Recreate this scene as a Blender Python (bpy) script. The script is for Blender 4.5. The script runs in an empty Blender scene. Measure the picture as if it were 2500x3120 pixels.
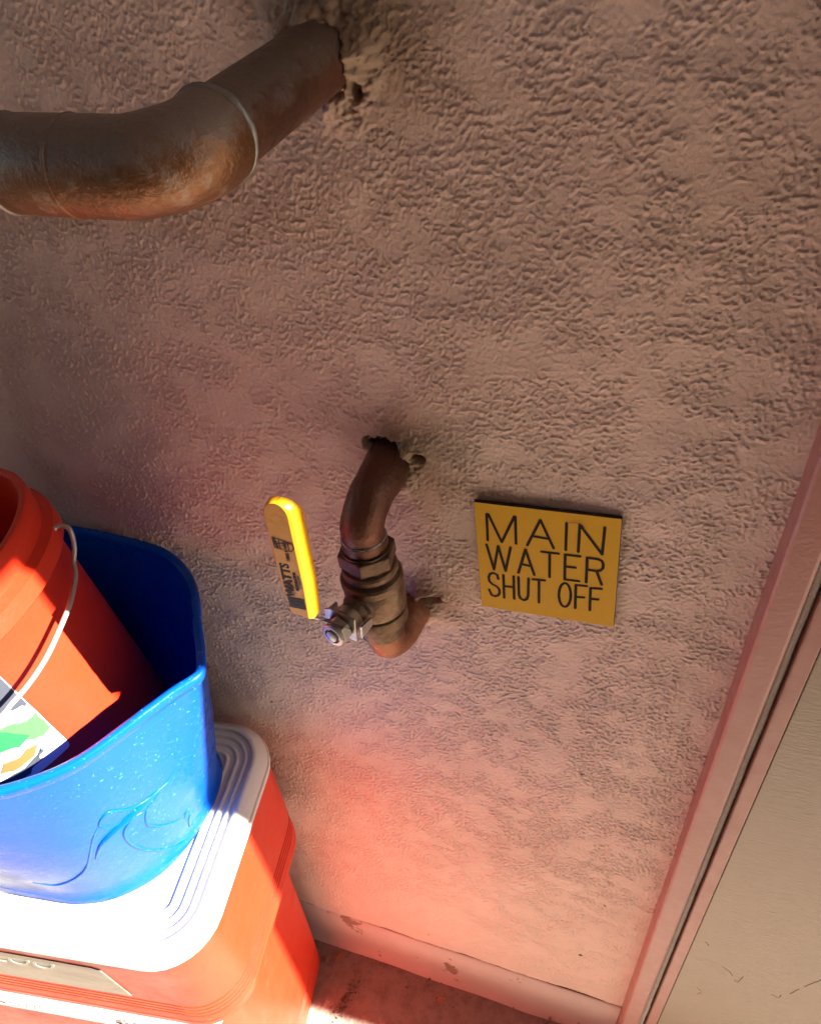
import bpy, bmesh, math, random
import numpy as np
from mathutils import Vector, Matrix, noise as mnoise
random.seed(7)
S = bpy.context.scene
COL = S.collection

# ---------------------------------------------------------------- camera
CX = Vector((0.94716643, 0.31593374, -0.05533203))
CD = Vector((0.16272627, -0.62199467, -0.7659261))
CF = Vector((-0.27639813, 0.71645552, -0.64054318))
cd = bpy.data.cameras.new('camera'); cam = bpy.data.objects.new('camera', cd); COL.objects.link(cam)
cam.matrix_world = Matrix(((CX[0], -CD[0], -CF[0], 0.0), (CX[1], -CD[1], -CF[1], -0.44516),
                           (CX[2], -CD[2], -CF[2], 1.36626), (0, 0, 0, 1)))
cd.sensor_fit = 'VERTICAL'; cd.sensor_height = 24.0; cd.lens = 24.0 * 2350 / 3120
cd.clip_start = 0.02; cd.clip_end = 500
S.camera = cam

# ---------------------------------------------------------------- light
SUN_EL = math.radians(35)
tosun = Vector((math.cos(SUN_EL), 0.033, math.sin(SUN_EL))).normalized()
sd = bpy.data.lights.new('sun', 'SUN'); sd.energy = 5.0; sd.angle = math.radians(0.3); sd.color = (1.0, 0.93, 0.82)
sun = bpy.data.objects.new('sun', sd); COL.objects.link(sun)
sun.rotation_euler = tosun.to_track_quat('Z', 'Y').to_euler()
W = bpy.data.worlds.new('World'); S.world = W; W.use_nodes = True
wt = W.node_tree
sky = wt.nodes.new('ShaderNodeTexSky'); sky.sky_type = 'NISHITA'; sky.sun_disc = False
sky.sun_elevation = SUN_EL; sky.sun_rotation = math.atan2(tosun.x, tosun.y)
bg = wt.nodes['Background']; wt.links.new(sky.outputs[0], bg.inputs[0]); bg.inputs[1].default_value = 0.05
S.view_settings.view_transform = 'Standard'; S.view_settings.look = 'None'
S.view_settings.gamma = 1.0; S.view_settings.exposure = 2.86
S.view_settings.use_curve_mapping = False
S.render.engine = 'CYCLES'
try:
    S.cycles.max_bounces = 10; S.cycles.diffuse_bounces = 6
except Exception: pass

# ---------------------------------------------------------------- material helper
class N:
    def __init__(s, name):
        s.m = bpy.data.materials.new(name); s.m.use_nodes = True; s.t = s.m.node_tree
        s.b = s.t.nodes['Principled BSDF']; s._co = None
    def n(s, typ, **kw):
        x = s.t.nodes.new('ShaderNode' + typ)
        for k, v in kw.items(): setattr(x, k, v)
        return x
    def l(s, a, b): s.t.links.new(a, b)
    def set(s, node, key, v):
        if hasattr(v, 'is_linked') or hasattr(v, 'links'): s.l(v, node.inputs[key])
        else: node.inputs[key].default_value = v
    def co(s):
        if s._co is None: s._co = s.n('TexCoord').outputs['Object']
        return s._co
    def map(s, scale=(1, 1, 1), loc=(0, 0, 0), rot=(0, 0, 0), src=None):
        m = s.n('Mapping'); s.l(src or s.co(), m.inputs[0]); m.inputs['Location'].default_value = loc
        m.inputs['Scale'].default_value = scale; m.inputs['Rotation'].default_value = rot; return m.outputs[0]
    def noise(s, scale, detail=3, rough=.5, dist=0, vec=None):
        x = s.n('TexNoise'); s.l(vec or s.co(), x.inputs['Vector'])
        x.inputs['Scale'].default_value = scale; x.inputs['Detail'].default_value = detail
        x.inputs['Roughness'].default_value = rough; x.inputs['Distortion'].default_value = dist; return x.outputs['Fac']
    def ramp(s, fac, stops, interp='LINEAR'):
        r = s.n('ValToRGB'); r.color_ramp.interpolation = interp; s.l(fac, r.inputs[0]); e = r.color_ramp.elements
        while len(e) < len(stops): e.new(1)
        for i, (p, c) in enumerate(stops):
            e[i].position = p
            if not hasattr(c, '__len__'): c = (c, c, c)
            e[i].color = (*c[:3], 1)
        return r.outputs[0]
    def math(s, op, a, b=0.0, clamp=False):
        m = s.n('Math', operation=op, use_clamp=clamp); s.set(m, 0, a); s.set(m, 1, b); return m.outputs[0]
    def mix(s, f, a, b, blend='MIX'):
        m = s.n('Mix', data_type='RGBA', blend_type=blend)
        s.set(m, 0, f)
        for k, v in ((6, a), (7, b)):
            if hasattr(v, 'links'): s.l(v, m.inputs[k])
            else: m.inputs[k].default_value = (*v[:3], 1)
        return m.outputs[2]
    def bump(s, h, dist, strength=1.0, normal=None):
        b = s.n('Bump'); s.l(h, b.inputs['Height']); b.inputs['Distance'].default_value = dist
        b.inputs['Strength'].default_value = strength
        if normal: s.l(normal, b.inputs['Normal'])
        s.l(b.outputs[0], s.b.inputs['Normal']); return b.outputs[0]
    def base(s, c):
        if hasattr(c, 'links'): s.l(c, s.b.inputs['Base Color'])
        else: s.b.inputs['Base Color'].default_value = (*c, 1)
    def rough(s, v): s.set(s.b, 'Roughness', v)

# ---------------------------------------------------------------- object helpers
def tag(o, label=None, cat=None, group=None, kind=None):
    if label: o['label'] = label
    if cat: o['category'] = cat
    if group: o['group'] = group
    if kind: o['kind'] = kind
    return o
def thing(name, loc, label, cat, rotz=0, group=None):
    o = bpy.data.objects.new(name, None); COL.objects.link(o); o.location = loc; o.rotation_euler = (0, 0, rotz)
    o.empty_display_size = .05
    return tag(o, label, cat, group)
def mesh(name, V, Fc, mat, parent=None, smooth=False, world=False):
    me = bpy.data.meshes.new(name); me.from_pydata([tuple(v) for v in V], [], Fc); me.update()
    bm = bmesh.new(); bm.from_mesh(me); bmesh.ops.recalc_face_normals(bm, faces=bm.faces); bm.to_mesh(me); bm.free()
    o = bpy.data.objects.new(name, me); COL.objects.link(o)
    if mat: me.materials.append(mat.m if isinstance(mat, N) else mat)
    if smooth is True:
        for p in me.polygons: p.use_smooth = True
    elif smooth:
        me.shade_smooth_by_angle(angle=math.radians(smooth)) if hasattr(me, 'shade_smooth_by_angle') else None
        if not hasattr(me, 'shade_smooth_by_angle'):
            bm = bmesh.new(); bm.from_mesh(me)
            for f in bm.faces: f.smooth = True
            for e in bm.edges:
                if len(e.link_faces) == 2 and e.calc_face_angle() > math.radians(smooth): e.smooth = False
            bm.to_mesh(me); bm.free()
    if parent:
        o.parent = parent
        if world: o.matrix_parent_inverse = parent_mat(parent).inverted()
    return o
def parent_mat(p):
    m = Matrix.Translation(p.location) @ p.rotation_euler.to_matrix().to_4x4()
    return (parent_mat(p.parent) @ p.matrix_parent_inverse @ m) if p.parent else m
def box(x0, x1, y0, y1, z0, z1):
    V = [(x, y, z) for z in (z0, z1) for y in (y0, y1) for x in (x0, x1)]
    F = [(0, 2, 3, 1), (4, 5, 7, 6), (0, 1, 5, 4), (2, 6, 7, 3), (0, 4, 6, 2), (1, 3, 7, 5)]
    return V, F
def bevel_obj(o, w, seg=2):
    bm = bmesh.new(); bm.from_mesh(o.data)
    bmesh.ops.bevel(bm, geom=bm.edges[:], offset=w, segments=seg, affect='EDGES', profile=.5)
    bm.to_mesh(o.data); bm.free()
    for p in o.data.polygons: p.use_smooth = False
    return o
def merge(*parts):
    V, F = [], []
    for v, f in parts:
        k = len(V); V += list(v); F += [tuple(i + k for i in q) for q in f]
    return V, F
def spline(P, n, closed=False):
    P = [Vector(p) for p in P]; out = []
    m = len(P); segs = m if closed else m - 1
    for i in range(segs):
        g = (lambda k: P[k % m]) if closed else (lambda k: P[max(0, min(m - 1, k))])
        a, b, c, d = g(i - 1), g(i), g(i + 1), g(i + 2)
        for j in range(n):
            t = j / n
            out.append(.5 * ((2 * b) + (c - a) * t + (2 * a - 5 * b + 4 * c - d) * t * t + (3 * b - a - 3 * c + d) * t ** 3))
    if not closed: out.append(P[-1])
    return out
def tube(P, R, n=24, caps=True, jit=0, seed=0, ysc=1.0):
    """swept circle along P, radius list R"""
    P = [Vector(p) for p in P]
    if not hasattr(R, '__len__'): R = [R] * len(P)
    V, F = [], []
    t0 = (P[1] - P[0]).normalized()
    up = Vector((0, 0, 1)) if abs(t0.z) < .9 else Vector((1, 0, 0))
    u = t0.cross(up).normalized()
    for i, p in enumerate(P):
        a = P[max(0, i - 1)]; b = P[min(len(P) - 1, i + 1)]
        t = (b - a)
        t = t.normalized() if t.length > 1e-9 else t0
        u = (u - t * u.dot(t)).normalized(); w = t.cross(u)
        for k in range(n):
            th = 2 * math.pi * k / n; d = u * math.cos(th) + w * math.sin(th) * ysc
            rr = R[i]
            if jit: rr *= 1 + jit * mnoise.noise(Vector((d.x * 2 + seed, d.y * 2 + i * .35, d.z * 2)))
            V.append(p + d * rr)
    for i in range(len(P) - 1):
        for k in range(n):
            a = i * n + k; b = i * n + (k + 1) % n
            F.append((a, b, b + n, a + n))
    if caps:
        F.append(tuple(range(n - 1, -1, -1))); F.append(tuple(range((len(P) - 1) * n, len(P) * n)))
    return V, F
def lathe(prof, axis_p, axis_d, n=40, caps=True):
    """prof: list of (r, h) along axis"""
    a = Vector(axis_d).normalized(); p0 = Vector(axis_p)
    up = Vector((0, 1, 0)) if abs(a.y) < .9 else Vector((1, 0, 0))
    u = a.cross(up).normalized(); w = a.cross(u)
    V, F = [], []
    for r, h in prof:
        for k in range(n):
            th = 2 * math.pi * k / n
            V.append(p0 + a * h + (u * math.cos(th) + w * math.sin(th)) * r)
    for i in range(len(prof) - 1):
        for k in range(n):
            q = i * n + k; b = i * n + (k + 1) % n; F.append((q, b, b + n, q + n))
    if caps:
        F.append(tuple(range(n - 1, -1, -1))); F.append(tuple(range((len(prof) - 1) * n, len(prof) * n)))
    return V, F
def loft(rings, cap0=True, cap1=True):
    n = len(rings[0]); V = [v for r in rings for v in r]; F = []
    for i in range(len(rings) - 1):
        for k in range(n):
            a = i * n + k; b = i * n + (k + 1) % n; F.append((a, b, b + n, a + n))
    if cap0: F.append(tuple(range(n - 1, -1, -1)))
    if cap1: F.append(tuple(range((len(rings) - 1) * n, len(rings) * n)))
    return V, F
def text_mesh(name, body, size, mat, M4, parent=None, extrude=.0003, bold=0.0, xs=1.0):
    cu = bpy.data.curves.new(name, 'FONT'); cu.body = body; cu.size = size; cu.extrude = extrude; cu.offset = bold
    cu.align_x = 'CENTER'; cu.align_y = 'CENTER'; cu.resolution_u = 3
    ob = bpy.data.objects.new(name, cu); COL.objects.link(ob)
    bpy.context.view_layer.update()
    me = bpy.data.meshes.new_from_object(ob.evaluated_get(bpy.context.evaluated_depsgraph_get()))
    bpy.data.objects.remove(ob)
    me.transform(M4 @ Matrix.Diagonal((xs, 1, 1, 1)))
    me.name = name; me.materials.clear(); me.materials.append(mat.m)
    o = bpy.data.objects.new(name, me); COL.objects.link(o)
    if parent: o.parent = parent
    return o
def frame(o, x, y, z):
    return Matrix(((x[0], y[0], z[0], o[0]), (x[1], y[1], z[1], o[1]), (x[2], y[2], z[2], o[2]), (0, 0, 0, 1)))

# ---------------------------------------------------------------- materials
W1 = (-.186, 1.014); W2 = (-.172, .868); WU = (-.203, 1.288)
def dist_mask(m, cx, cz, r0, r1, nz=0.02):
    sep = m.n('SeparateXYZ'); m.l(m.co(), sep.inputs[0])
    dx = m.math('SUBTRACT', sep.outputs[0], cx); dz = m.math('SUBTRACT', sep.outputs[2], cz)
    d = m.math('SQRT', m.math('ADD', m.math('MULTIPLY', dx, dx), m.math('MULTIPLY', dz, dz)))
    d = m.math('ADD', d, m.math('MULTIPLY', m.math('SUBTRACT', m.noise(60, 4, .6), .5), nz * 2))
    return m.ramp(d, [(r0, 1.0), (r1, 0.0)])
m_wall = N('stucco_paint')
m_wall.bump(m_wall.math('ADD', m_wall.noise(520, 3, .6), m_wall.math('MULTIPLY', m_wall.noise(230, 3, .6), 1.2)), .00035, 1.0)
wc = m_wall.mix(m_wall.ramp(m_wall.noise(6, 4, .6), [(.35, 0), (.7, 1)]), (.60, .465, .40), (.67, .525, .455))
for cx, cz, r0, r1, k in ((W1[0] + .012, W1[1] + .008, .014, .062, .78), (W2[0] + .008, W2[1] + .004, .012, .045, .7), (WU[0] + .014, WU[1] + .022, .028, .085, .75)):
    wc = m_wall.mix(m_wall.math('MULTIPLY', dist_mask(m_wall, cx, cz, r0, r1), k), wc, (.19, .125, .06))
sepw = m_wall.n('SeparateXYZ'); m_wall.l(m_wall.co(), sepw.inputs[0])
wc = m_wall.mix(m_wall.ramp(m_wall.math('MULTIPLY', sepw.outputs[1], 100), [(.22, 0), (.6, 1)]), wc, (.075, .042, .024))  # deep parts of the holes painted dark, cavity shade put into the colour
specks = m_wall.ramp(m_wall.noise(55, 1, .3), [(.80, 0), (.83, 1)])
wc = m_wall.mix(specks, wc, (.09, .06, .04))
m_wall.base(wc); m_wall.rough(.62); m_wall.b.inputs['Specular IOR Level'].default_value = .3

m_cove = N('cove_paint')
pe = m_cove.ramp(m_cove.noise(17, 5, .65), [(.60, 0), (.63, 1)])
cc = m_cove.mix(m_cove.noise(20, 4), (.60, .50, .46), (.50, .41, .37))
m_cove.base(m_cove.mix(pe, cc, (.28, .18, .12))); m_cove.rough(.5)
m_cove.bump(m_cove.math('SUBTRACT', m_cove.noise(160, 3), pe), .0006)

m_conc = N('concrete')
c1 = m_conc.mix(m_conc.noise(9, 6, .65), (.42, .33, .26), (.55, .46, .38))
c1 = m_conc.mix(m_conc.ramp(m_conc.noise(45, 5, .7), [(.45, 0), (.7, 1)]), c1, (.13, .095, .075))
c1 = m_conc.mix(m_conc.ramp(m_conc.noise(260, 2, .5), [(.66, 0), (.72, 1)]), c1, (.40, .36, .32))
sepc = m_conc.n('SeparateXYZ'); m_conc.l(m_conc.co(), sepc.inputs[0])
floor_shade = m_conc.math('ADD', sepc.outputs[1], m_conc.math('MULTIPLY', m_conc.math('SUBTRACT', m_conc.noise(16, 5, .65), .5), .16))
c1 = m_conc.mix(m_conc.ramp(m_conc.math('ADD', floor_shade, .5), [(.375, 0), (.405, .8)]), c1, (.15, .085, .066))  # floor strip by the wall painted darker, its shade put into the colour
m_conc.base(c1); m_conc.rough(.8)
m_conc.bump(m_conc.math('ADD', m_conc.noise(120, 5, .6), m_conc.math('MULTIPLY', m_conc.noise(18, 3), 1.5)), .003)

m_frame = N('painted_frame')
m_frame.base(m_frame.mix(m_frame.ramp(m_frame.noise(14, 5, .6), [(.4, 0), (.75, 1)]), (.34, .150, .125), (.38, .175, .145)))
m_frame.rough(m_frame.ramp(m_frame.noise(70, 3), [(.3, .34), (.7, .48)])); m_frame.bump(m_frame.noise(240, 3, .6), .00035)
m_door = N('painted_door')
dn = m_door.noise(5, 5, .6)
dcol = m_door.mix(dn, (.235, .190, .130), (.30, .245, .175))
dcol = m_door.mix(m_door.ramp(m_door.noise(3.2, 6, .75, .4, m_door.map((9, 9, 26), rot=(0, .5, 0))), [(.63, 0), (.68, .5)]), dcol, (.20, .14, .09))
m_door.base(dcol); m_door.rough(.36); m_door.bump(m_door.noise(5, 4, .6, 0, m_door.map((14, 14, 120))), .0005)
m_seal = N('weatherstrip')
m_seal.base(m_seal.mix(m_seal.noise(60, 5, .7), (.52, .47, .44), (.26, .22, .20))); m_seal.rough(.85)
m_seal.bump(m_seal.noise(500, 3), .0008)

def copper(name, dark, mid, bright, bl=.6, dust=.8, dc=(.115, .092, .076), d0=.05):
    m = N(name)
    a = m.noise(16, 5, .65, .4); b = m.noise(90, 5, .7)
    c = m.mix(m.ramp(a, [(.35, 0), (.65, 1)]), dark, mid)
    c = m.mix(m.ramp(m.math('ADD', m.math('MULTIPLY', a, .5), m.math('MULTIPLY', b, .5)), [(bl, 0), (bl + .12, 1)]), c, bright)
    ge = m.n('NewGeometry'); sp_n = m.n('SeparateXYZ'); m.l(ge.outputs['Normal'], sp_n.inputs[0])
    dm = m.math('MULTIPLY', m.math('ADD', m.math('MULTIPLY', sp_n.outputs[2], .9), m.math('MULTIPLY', m.math('SUBTRACT', b, .5), 1.6)), 1.0, True)
    dm = m.ramp(dm, [(d0, 0), (d0 + .5, dust)])
    c = m.mix(dm, c, dc); inv = m.math('SUBTRACT', 1.0, dm)
    m.base(c); m.l(m.math('MULTIPLY', inv, .75), m.b.inputs['Metallic'])
    m.rough(m.ramp(b, [(.3, .36), (.7, .60)])); m.bump(m.math('ADD', m.noise(300, 4, .6), m.math('MULTIPLY', b, .8)), .0007)
    return m
m_cop = copper('aged_copper', (.11, .05, .032), (.18, .08, .05), (.24, .12, .08))
m_elb = copper('mottled_copper', (.16, .075, .030), (.26, .13, .07), (.34, .26, .20), .52, .85, (.185, .150, .128), .0)
m_vcop = copper('brown_copper', (.085, .034, .020), (.15, .060, .036), (.22, .11, .06), .6, .12)
m_lcop = copper('bright_copper', (.20, .075, .035), (.34, .14, .07), (.42, .24, .13), .6, .25)
m_bronze = copper('bronze_body', (.085, .048, .028), (.17, .10, .058), (.28, .20, .12), .52, .3)
m_solder = N('solder'); m_solder.base(m_solder.mix(m_solder.noise(120, 4), (.34, .33, .31), (.15, .15, .14)))
m_solder.b.inputs['Metallic'].default_value = .6; m_solder.rough(.45); m_solder.bump(m_solder.noise(200, 3), .0008)
m_steel = N('zinc_steel'); m_steel.base(m_steel.mix(m_steel.noise(90, 4, .6), (.55, .53, .50), (.28, .25, .21)))
m_steel.b.inputs['Metallic'].default_value = .85; m_steel.rough(m_steel.ramp(m_steel.noise(60, 3), [(.3, .25), (.7, .5)]))
m_steel.bump(m_steel.noise(350, 3), .0003)
m_vinyl = N('yellow_vinyl'); m_vinyl.base(m_vinyl.mix(m_vinyl.noise(40, 4), (.60, .27, .004), (.67, .31, .006)))
m_vinyl.rough(.38); m_vinyl.bump(m_vinyl.noise(150, 3), .0003)
m_ink = N('black_ink'); m_ink.base((.02, .025, .04)); m_ink.rough(.5); m_ink.b.inputs['Specular IOR Level'].default_value = .15
m_patch = N('plaster_patch'); m_patch.base(m_patch.mix(m_patch.ramp(m_patch.noise(35, 5, .7), [(.38, 0), (.62, 1)]), (.20, .125, .06), (.45, .32, .21)))
m_patch.rough(.85); m_patch.bump(m_patch.noise(220, 5, .65), .003)
m_dark = N('hole_dirt'); m_dark.base(m_dark.mix(m_dark.noise(120, 3), (.03, .018, .01), (.08, .05, .03))); m_dark.rough(1)
m_sign = N('yellow_plastic'); m_sign.base(m_sign.mix(m_sign.noise(300, 3, .6), (.56, .325, .006), (.62, .36, .007))); m_sign.rough(.55); m_sign.b.inputs['Specular IOR Level'].default_value = .2
m_core = N('black_core'); m_core.base((.018, .012, .010)); m_core.rough(.6)
m_groove = N('engraved_black'); m_groove.base((.010, .006, .004)); m_groove.rough(.6); m_groove.b.inputs['Specular IOR Level'].default_value = .12

m_blue = N('blue_plastic')
sp = m_blue.ramp(m_blue.noise(330, 2, .6, .6), [(.665, 0), (.70, 1)])
sepb = m_blue.n('SeparateXYZ'); m_blue.l(m_blue.co(), sepb.inputs[0])
spm = m_blue.ramp(m_blue.math('ADD', m_blue.math('MULTIPLY', m_blue.math('ADD', sepb.outputs[0], .40), 9), m_blue.noise(16, 3, .6)), [(.42, 0), (.85, 1)])
scr = m_blue.ramp(m_blue.noise(30, 5, .7, 1.0, m_blue.map((3, 3, .6))), [(.66, 0), (.70, .35)])
spk = m_blue.math('MULTIPLY', sp, spm)
bc = m_blue.mix(m_blue.noise(7, 4), (.001, .085, .58), (.002, .110, .66))
bc = m_blue.mix(scr, bc, (.05, .22, .66)); bc = m_blue.mix(spk, bc, (.10, .45, .75))
m_blue.base(bc); m_blue.rough(m_blue.ramp(m_blue.noise(26, 4, .6), [(.3, .22), (.7, .38)]))
m_blue.b.inputs['Specular IOR Level'].default_value = .22
m_blue.bump(m_blue.math('ADD', m_blue.noise(160, 3), spk), .0004)
_tr = m_blue.n('BsdfTranslucent'); _tr.inputs[0].default_value = (.01, .10, .85, 1)
_mx = m_blue.n('MixShader'); _mx.inputs[0].default_value = .22; _out = m_blue.t.nodes['Material Output']
m_blue.l(m_blue.b.outputs[0], _mx.inputs[1]); m_blue.l(_tr.outputs[0], _mx.inputs[2]); m_blue.l(_mx.outputs[0], _out.inputs[0])
m_red = N('red_plastic')
m_red.base(m_red.mix(m_red.noise(12, 4), (.58, .028, .008), (.65, .034, .010))); m_red.rough(m_red.ramp(m_red.noise(30, 4, .6), [(.3, .32), (.7, .45)]))
m_red.bump(m_red.noise(260, 3, .6), .0003)
m_cred = N('cooler_red')
scu = m_cred.ramp(m_cred.noise(18, 5, .7, .6, m_cred.map((1, 1, 4))), [(.64, 0), (.70, .25)])
m_cred.base(m_cred.mix(scu, m_cred.mix(m_cred.noise(8, 4), (.60, .028, .007), (.66, .034, .009)), (.66, .16, .09)))
m_cred.rough(m_cred.ramp(m_cred.noise(22, 4, .6), [(.3, .34), (.7, .5)])); m_cred.bump(m_cred.noise(300, 3, .6), .00025)
m_white = N('white_plastic')
dirt = m_white.ramp(m_white.noise(20, 6, .7), [(.50, 0), (.75, .5)])
m_white.base(m_white.mix(dirt, (.68, .65, .62), (.48, .43, .39))); m_white.rough(.45); m_white.bump(m_white.noise(200, 3, .6), .0003)
m_wire = N('galvanised_wire'); m_wire.base((.50, .48, .46)); m_wire.b.inputs['Metallic'].default_value = .6; m_wire.rough(.42)
m_silver = N('silver_label')
sv = m_silver.noise(5, 5, .7, 1.2, m_silver.map((1, 1, 2.5)))
m_silver.base(m_silver.ramp(sv, [(.3, (.10, .09, .07)), (.45, (.20, .19, .15)), (.55, (.13, .14, .14)), (.62, (.34, .20, .05)), (.72, (.19, .17, .14))]))
m_silver.b.inputs['Metallic'].default_value = .3; m_silver.rough(.35)
m_leaf = N('dead_leaf'); m_leaf.base(m_leaf.mix(m_leaf.noise(90, 4), (.34, .15, .07), (.20, .09, .045))); m_leaf.rough(.8)
m_dirt = N('dirt_crumbs'); m_dirt.base(m_dirt.mix(m_dirt.noise(200, 3), (.05, .032, .022), (.14, .09, .06))); m_dirt.rough(1)
m_rag = N('grey_rag'); m_rag.base(m_rag.mix(m_rag.noise(60, 4), (.22, .20, .20), (.40, .37, .35))); m_rag.rough(.95)
m_roof = N('painted_soffit'); m_roof.base(m_roof.mix(m_roof.noise(4, 4), (.32, .24, .18), (.27, .20, .15))); m_roof.rough(.8)

# ================================================================ SETTING
# wall sheet with real relief (2.2 mm grid where it is seen), recesses broken round the pipes
_rs = np.random.RandomState(5)
_perm = np.concatenate([_rs.permutation(256)] * 2); _ang = _rs.rand(256) * 2 * np.pi
def pnoise(x, z, seed=0):
    x = x + seed * 17.3; z = z + seed * 9.1
    xi = np.floor(x).astype(int); zi = np.floor(z).astype(int); xf = x - xi; zf = z - zi
    def g(a, b, dx, dz):
        t = _ang[_perm[(_perm[a & 255] + b) & 255]]; return np.cos(t) * dx + np.sin(t) * dz
    u = xf ** 3 * (xf * (xf * 6 - 15) + 10); w = zf ** 3 * (zf * (zf * 6 - 15) + 10)
    n00 = g(xi, zi, xf, zf); n10 = g(xi + 1, zi, xf - 1, zf); n01 = g(xi, zi + 1, xf, zf - 1); n11 = g(xi + 1, zi + 1, xf - 1, zf - 1)
    return (n00 * (1 - u) + n10 * u) * (1 - w) + (n01 * (1 - u) + n11 * u) * w
def sstep(a, b, v):
    t = np.clip((v - a) / (b - a), 0, 1); return t * t * (3 - 2 * t)
gx = np.concatenate([np.linspace(-6, -.70, 12), np.linspace(-.70, -.56, 60)[1:-1], np.arange(-.56, .0955, .0009), [.0962]])
gz = np.concatenate([np.arange(.1016, 1.36, .0009), np.linspace(1.36, 2.15, 12)])
NX, NZ = len(gx), len(gz)
X, Z = np.meshgrid(gx, gz)
Y = -.0032 * pnoise(X * 8, Z * 8, 1) - .0012 * pnoise(X * 38, Z * 38, 2)
# knock-down plaster: worm-like raised lumps in clumps, smooth flats between them
wx = X + .0020 * pnoise(X * 120, Z * 120, 11) + .0007 * pnoise(X * 420, Z * 420, 15); wz = Z + .0020 * pnoise(X * 120, Z * 120, 12) + .0007 * pnoise(X * 420, Z * 420, 16)
r1 = np.abs(pnoise(wx * 198, wz * 198, 3)); r2 = pnoise(wx * 310, wz * 310, 4); r3 = pnoise(X * 430, Z * 430, 9); r4 = np.abs(pnoise(wx * 340, wz * 340, 10))
big = pnoise(X * 4.5, Z * 4.5, 20)
clump = .34 + .66 * sstep(-.34, .06, pnoise(X * 26, Z * 26, 5) + .7 * pnoise(X * 75, Z * 75, 6) + .25 * big)
rg = 1 - sstep(.015, .115, r1); bl = sstep(.12, .30, r2); rs = 1 - sstep(.01, .12, r4)
H = np.maximum.reduce([rg * (.45 + .9 * sstep(-.2, .2, r2)), bl * .95, rs * .5]) * clump + .16 * r3
coarse = .62 + .38 * sstep(-.5, .3, (X + .45) * 1.1 + (Z - .85) * .9 + .5 * big)
Y -= .00088 * H * coarse
def hole(cx, cz, rx, rz, dep, k=6):
    n = pnoise(X * 75, Z * 75, 7) * .35 + pnoise(X * 230, Z * 230, 8) * .25
    q = np.hypot((X - cx) / rx, (Z - cz) / rz) - 1 + n; return dep * np.clip(-q * k, 0, 1)
def mound(cx, cz, r0, amp, a0, wid):
    d = np.hypot(X - cx, Z - cz); ang = np.degrees(np.arctan2(Z - cz, X - cx)); da = np.abs((ang - a0 + 180) % 360 - 180)
    n = 1 + 1.1 * pnoise(X * 45, Z * 45, 13) + .5 * pnoise(X * 130, Z * 130, 14)
    n = n + .30 * pnoise(X * 260, Z * 260, 17) + .22 * pnoise(X * 520, Z * 520, 18)
    return amp * np.exp(-((np.maximum(0, d - r0)) / (r0 * .55)) ** 1.5) * (1 - sstep(wid * .6, wid, da)) * n
Y -= mound(WU[0], WU[1], .0215, .0135, 40, 165) + mound(W1[0], W1[1], .018, .0055, 20, 150) + mound(W2[0], W2[1] - .004, .017, .005, -10, 140)
Y += np.maximum.reduce([hole(W1[0] - .004, W1[1] + .017, .0155, .0095, .011, 3), hole(W1[0] + .024, W1[1] + .010, .0055, .0045, .009, 4), hole(W2[0] + .013, W2[1] + .006, .012, .0055, .009, 3),
                        hole(WU[0] + .019, WU[1] - .013, .0035, .007, .008, 4)])
V = np.stack([X, Y, Z], -1)
idx = np.arange(NX * NZ).reshape(NZ, NX)
F = np.stack([idx[:-1, :-1], idx[:-1, 1:], idx[1:, 1:], idx[1:, :-1]], -1).reshape(-1, 4)
me = bpy.data.meshes.new('stucco_wall')
me.vertices.add(NX * NZ); me.vertices.foreach_set('co', V.reshape(-1).astype(np.float32))
me.loops.add(F.size); me.loops.foreach_set('vertex_index', F.reshape(-1).astype(np.int32))
me.polygons.add(len(F)); me.polygons.foreach_set('loop_start', (np.arange(len(F)) * 4).astype(np.int32))
me.update(calc_edges=True); me.validate()
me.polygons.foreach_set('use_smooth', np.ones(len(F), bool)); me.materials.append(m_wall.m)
wall = bpy.data.objects.new('stucco_wall', me); COL.objects.link(wall)
tag(wall, 'tan textured stucco wall carrying the water pipes and the yellow sign', 'wall')
# cove base: profile swept along the wall
prof = [(-.0006, .1013), (-.0026, .1000), (-.0026, .030), (-.0055, .014), (-.010, .005), (-.016, -.001)]
xs = list(np.linspace(-3, .0955, 90))
Vc, Fc = [], []
for x in xs:
    for (py, pz) in prof: Vc.append((x, py + .0008 * mnoise.noise(Vector((x * 12, pz * 30, 0))), pz))
k = len(prof)
for i in range(len(xs) - 1):
    for j in range(k - 1): Fc.append((i * k + j, (i + 1) * k + j, (i + 1) * k + j + 1, i * k + j + 1))
mesh('cove_base', Vc, Fc, m_cove, wall, smooth=True)
v, f = box(-3, .0955, .004, .012, -.02, .104); mesh('joint_backing', v, f, m_leaf, wall)

# ground
def ground():
    ax = np.array([-14, -6, -3, -1.5] + list(np.linspace(-1.0, .5, 120)) + [1.5, 3, 6, 14])
    ay = np.array([-14, -6, -3, -1.5] + list(np.linspace(-.7, .01, 60)))
    V = [(x, y, .0012 * mnoise.noise(Vector((x * 14, y * 14, 0))) if abs(x) < 1 and y > -.7 else 0) for y in ay for x in ax]
    n = len(ax); F = [(j * n + i, j * n + i + 1, (j + 1) * n + i + 1, (j + 1) * n + i) for j in range(len(ay) - 1) for i in range(n - 1)]
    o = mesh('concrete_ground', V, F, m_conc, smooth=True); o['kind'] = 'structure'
ground()

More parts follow.
